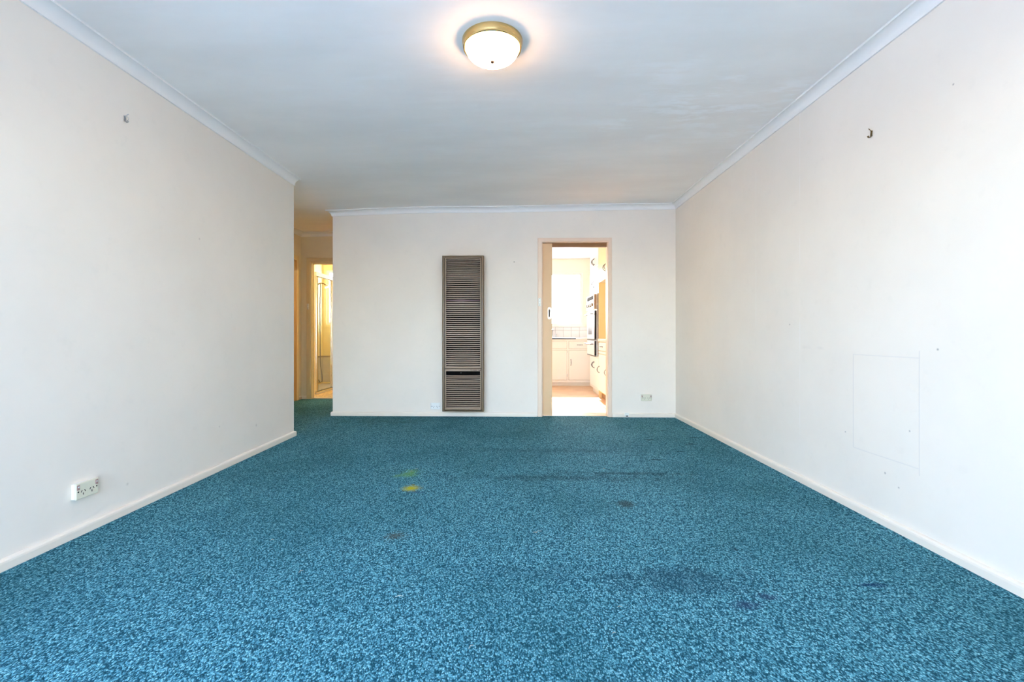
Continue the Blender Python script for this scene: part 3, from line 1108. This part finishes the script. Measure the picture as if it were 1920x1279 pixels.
def tile_obj(parent, W_, H_, T_, loc, mat, rot=0):
    key = (round(W_, 3), round(H_, 3), mat)
    if key not in tm:
        bm = bmesh.new()
        bm_box(bm, -W_ / 2, W_ / 2, -T_, 0, -H_ / 2, H_ / 2)
        es = [e for e in bm.edges if all(v.co.y < -T_ / 2 for v in e.verts)]
        bmesh.ops.bevel(bm, geom=es, offset=.002, segments=1, affect='EDGES')
        me = bpy.data.meshes.new('tile')
        bm.to_mesh(me)
        bm.free()
        me.materials.append(M[mat])
        tm[key] = me
    o = bpy.data.objects.new('tile', tm[key])
    C.objects.link(o)
    o.location = loc
    o.rotation_euler = (0, 0, rot)
    o.parent = parent
    return o


part('grout_bed', M['grout'], wkf, (-.3, 1.855, YK - .004, YK - .0005, .868, 1.078))
for i in range(14):
    x = -.212 + i * .1535
    tile_obj(wkf, .1490, .137, .010, (x, YK - .003, .868 + .0705), 'tile')
    tile_obj(wkf, .1490, .0640, .010, (x, YK - .003, 1.0435), 'tile')

# oven tower: face at XO, looking left
XO = 1.24
oy0, oy1 = 6.83, 7.60
ot = thing('oven_tower', 'tall cream oven cabinet with cupboard doors above and below the oven', 'cabinet', (XO + .3, (oy0 + oy1) / 2, 0))
part('carcass', M['carcass'], ot, (XO + .02, 1.858, oy0 + .018, oy1, .09, 2.39))
part('side_panel', M['cream2'], ot, (XO + .006, 1.858, oy0, oy0 + .017, .001, 2.39), label='tan side panel')
part('toe_kick', M['bench'], ot, (XO + .05, 1.858, oy0 + .018, oy1, .001, .088))
ym = (oy0 + oy1) / 2 - .01
GX0, GX1 = XO + .003, XO + .0195
part('face_frame', M['cream'], ot, (GX0, GX1, oy0 + .0172, oy0 + .0185, .09, 2.39), (GX0, GX1, oy1 - .0085, oy1, .09, 2.39),
     *[(GX0, GX1, oy0 + .0185, oy1 - .0085, c1, c2) for c1, c2 in ((.09, .1215), (.5785, .602), (1.552, 1.6115), (1.9485, 1.9615), (2.3685, 2.39))])
for (z0, z1) in ((1.965, 2.365), (1.615, 1.945)):
    for (y0, y1, hy) in ((oy0 + .022, ym - .002, ym - .03), (ym + .002, oy1 - .012, ym + .03)):
        d_ = part('door', M['cream'], ot, (XO, XO + .019, y0, y1, z0, z1), bev=.004)
        bow_handle(d_, (XO, hy, z0 + .10), (0, 0, 1), (-1, 0, 0), .09, .03)
for (y0, y1, hy) in ((oy0 + .022, ym - .002, ym - .03), (ym + .002, oy1 - .012, ym + .03)):
    d_ = part('door', M['cream'], ot, (XO, XO + .019, y0, y1, .125, .575), bev=.004)
    bow_handle(d_, (XO, hy, .46), (0, 0, 1), (-1, 0, 0), .09, .03)
# the oven itself
ov = thing('wall_oven', 'white and steel double wall oven built into the tall cabinet', 'oven', (XO - .02, (oy0 + oy1) / 2, .61))
a0, a1 = oy0 + .045, oy1 - .03
part('trim_frame', M['steel'], ov, (XO - .020, XO - .0005, a0, a1, .60, 1.55), bev=.002, label='steel trim frame')
cp = part('control_panel', M['white'], ov, (XO - .058, XO - .0205, a0 + .004, a1 - .004, 1.312, 1.540), bev=.003)
part('clock_window', M['dark'], cp, (XO - .0605, XO - .0575, a0 + .06, a1 - .06, 1.462, 1.522))
for i in range(4):
    bm = bmesh.new()
    bm_tube(bm, [(XO - .0575, a0 + .12 + i * .15, 1.385), (XO - .066, a0 + .12 + i * .15, 1.385), (XO - .082, a0 + .12 + i * .15, 1.385)], [.028, .026, .020], 14)
    obj('knob', bm, M['frame_d'], cp)
part('panel_end', M['frame2'], cp, (XO - .056, XO - .021, a0 + .0005, a0 + .0035, 1.315, 1.537))
for nm, (z0, z1) in (('oven_door', (.862, 1.296)), ('grill_door', (.618, .838))):
    d_ = part(nm, M['white'], ov, (XO - .052, XO - .0205, a0 + .006, a1 - .004, z0, z1), bev=.004)
    part('door_seal', M['black'], d_, (XO - .0515, XO - .0208, a0 + .0005, a0 + .0055, z0 + .002, z1 - .002), (XO - .050, XO - .021, a0 + .006, a1 - .006, z0 - .014, z0 - .001))
    bm = bmesh.new()
    zz = z1 - .05
    bm_tube(bm, [(XO - .098, a0 + .06, zz), (XO - .098, a1 - .06, zz)], .009, 10)
    for y in (a0 + .09, a1 - .09):
        bm_tube(bm, [(XO - .0515, y, zz), (XO - .098, y, zz)], .008, 8)
    obj('door_handle', bm, M['steel_d'], d_, True)
    if nm == 'oven_door':
        part('door_glass', M['frame_d'], d_, (XO - .0535, XO - .0515, a0 + .22, a1 - .14, z0 + .07, z1 - .11), bev=.0005)

# bench unit nearer the doorway
by0, by1 = 5.72, 6.829
bu = thing('bench_cabinet', 'cream base cabinet with drawers just inside the kitchen doorway', 'cabinet', (XO + .3, (by0 + by1) / 2, 0))
part('carcass', M['cream2'], bu, (XO + .02, 1.858, by0, by1 - .001, .09, .828))
part('toe_kick', M['wood'], bu, (XO + .05, 1.858, by0, by1 - .001, .001, .088))
for i in range(2):
    y1 = by1 - .012 - i * .55
    y0 = y1 - .535
    for (z0, z1) in ((.700, .815), (.655, .690)):
        d_ = part('drawer', M['cream'], bu, (XO, XO + .019, y0, y1, z0, z1), bev=.003)
        if z1 - z0 > .06:
            bow_handle(d_, (XO, (y0 + y1) / 2, (z0 + z1) / 2), (0, 1, 0), (-1, 0, 0), .09, .026)
    d_ = part('door', M['cream'], bu, (XO, XO + .019, y0, y1, .112, .645), bev=.003)
    bow_handle(d_, (XO, y1 - .06, .42), (0, 0, 1), (-1, 0, 0), .09, .028)
w2 = thing('bench_worktop', 'pale worktop with white edge beside the oven cabinet', 'worktop', (XO + .3, (by0 + by1) / 2, .83))
part('top', M['bench'], w2, (XO - .012, 1.858, by0 - .01, by1 - .001, .8295, .868), bev=.003)
wc = thing('wall_cupboard', 'cream wall cupboard over the worktop beside the oven cabinet', 'cupboard', (XO + .3, (by0 + by1) / 2, 1.70))
part('carcass', M['cream2'], wc, (XO + .02, 1.858, by0, by1 - .001, 1.725, 2.39))
part('bottom_edge', M['bench'], wc, (XO + .004, 1.858, by0, by1 - .001, 1.700, 1.7245), label='white bottom edge')
for i in range(2):
    y1 = by1 - .012 - i * .55
    d_ = part('door', M['cream2'], wc, (XO, XO + .019, y1 - .535, y1, 1.728, 2.375), bev=.003)
    bow_handle(d_, (XO, y1 - (.50 if i == 0 else .04), 1.85), (0, 0, 1), (-1, 0, 0), .09, .028)


# ------------------------------------------------------------------ bathroom
XS = -3.085     # plane of the shower screen
sy0, sy1 = 7.02, 8.595
ss = thing('shower_screen', 'chrome framed glass shower screen seen through the bathroom doorway', 'shower screen', (XS, (sy0 + sy1) / 2, .02))
part('bottom_rail', M['chrome'], ss, (XS - .018, XS + .018, sy0, sy1, .019, .046), bev=.003)
part('top_rail', M['white'], ss, (XS - .018, XS + .018, sy0, sy1, 1.835, 1.905), bev=.003, label='white top rail')
for y, w_ in ((sy0, .045), (7.63, .04), (sy1 - .04, .04)):
    part('post', M['chrome'], ss, (XS - .016, XS + .016, y, y + w_, .046, 1.835), bev=.003)
part('shade_strip', M['black'], ss, (XS - .012, XS + .017, sy0 + .0452, sy0 + .058, .0465, 1.8345), (XS + .0165, XS + .0195, sy0, sy1, 1.832, 1.842), (XS + .0165, XS + .0195, sy0, sy1, .040, .048), (XS - .012, XS + .0165, 7.6705, 7.682, .0465, 1.8345))  # black strips stand in for shade along posts and rails
part('glass_panel', M['shower_glass'], ss, (XS - .003, XS + .003, sy0 + .045, 7.63, .046, 1.835))
part('glass_panel', M['shower_glass'], ss, (XS - .003, XS + .003, 7.67, sy1 - .04, .046, 1.835))
tr_ = thing('shower_tray', 'pale shower base behind the glass screen', 'shower tray', (-3.36, 7.8, 0))
part('tray', M['tile_b'], tr_, (XBA + .012, XS + .03, YH2 + .2, YBA - .012, .001, .012), (XS - .03, XS + .03, YH2 + .2, YBA - .012, .0121, .0185), bev=.002)
# wall tiles inside the shower
wbf = bpy.data.objects['wall_bathroom_far']
wbl = bpy.data.objects['wall_bathroom_left']
part('grout_bed', M['grout'], wbf, (XBA + .001, XS - .02, YBA - .004, YBA - .0005, .035, .50))
part('grout_bed', M['grout'], wbl, (XBA + .0005, XBA + .004, 6.86, YBA - .012, .035, .50))
for r_ in range(3):
    z = .036 + .155 * (r_ + .5)
    for i in range(4):
        tile_obj(wbf, .150, .152, .009, (XBA + .012 + .0765 + i * .1525, YBA - .003, z), 'tile_b')
    for i in range(11):
        tile_obj(wbl, .150, .152, .009, (XBA + .003, YBA - .012 - .0765 - i * .1525, z), 'tile_b', PI / 2)
part('border_tile', M['border'], wbf, (XBA + .012, XS - .02, YBA - .012, YBA - .0005, .502, .532), label='patterned border strip')
part('border_tile', M['border'], wbl, (XBA + .0005, XBA + .010, 6.86, YBA - .014, .502, .532), label='patterned border strip')
# hand shower on the left wall
sh = thing('hand_shower', 'chrome shower arm with hanging hose behind the glass screen', 'shower', (XBA, 8.25, 1.85))
bm = bmesh.new()
bm_tube(bm, [(XBA + .014, 8.28, 1.835), (XBA + .10, 8.28, 1.87), (XBA + .16, 8.28, 1.86), (XBA + .19, 8.28, 1.83)], [.012, .010, .010, .012], 8)
obj('arm', bm, M['oldbrass'], sh, True)
bm = bmesh.new()
bm_tube(bm, [(XBA + .001, 8.28, 1.834), (XBA + .014, 8.28, 1.834)], .028, 14)
obj('wall_flange', bm, M['chrome'], sh, True)
bm = bmesh.new()
bm_tube(bm, [(XBA + .19, 8.28, 1.835), (XBA + .205, 8.28, 1.815), (XBA + .215, 8.28, 1.795)], [.012, .035, .040], 12)
obj('shower_head', bm, M['chrome'], sh, True)
bm = bmesh.new()
bm_tube(bm, [(-3.545, 8.28, 1.86), (-3.55, 8.27, 1.5), (-3.54, 8.25, .9), (-3.515, 8.2, .42), (-3.475, 8.18, .17), (-3.47, 8.17, .09), (-3.50, 8.16, .07), (-3.53, 8.16, .12)], .009, 8)
obj('hose', bm, M['steel_d'], sh, True)
# unseen ceiling fitting and warm lamp, added to brighten bathroom and hall
bl = thing('bathroom_fill_light', 'unseen round ceiling lamp added to brighten bathroom and hall', 'lamp', (-2.3, 7.4, 2.394))
bm = bmesh.new()
bm_lathe(bm, [(.0005, 2.394), (.10, 2.394), (.10, 2.375), (.0005, 2.375)], -2.3, 7.4, 24)
obj('base', bm, M['white'], bl)
pl = bpy.data.lights.new('bathroom_fill', 'POINT')
pl.energy = BATH_FILL_W
pl.color = (1.0, 0.84, 0.54)
pl.shadow_soft_size = .05
plo = bpy.data.objects.new('bathroom_fill', pl)
plo.location = (-2.3, 7.4, 2.28)
C.objects.link(plo)
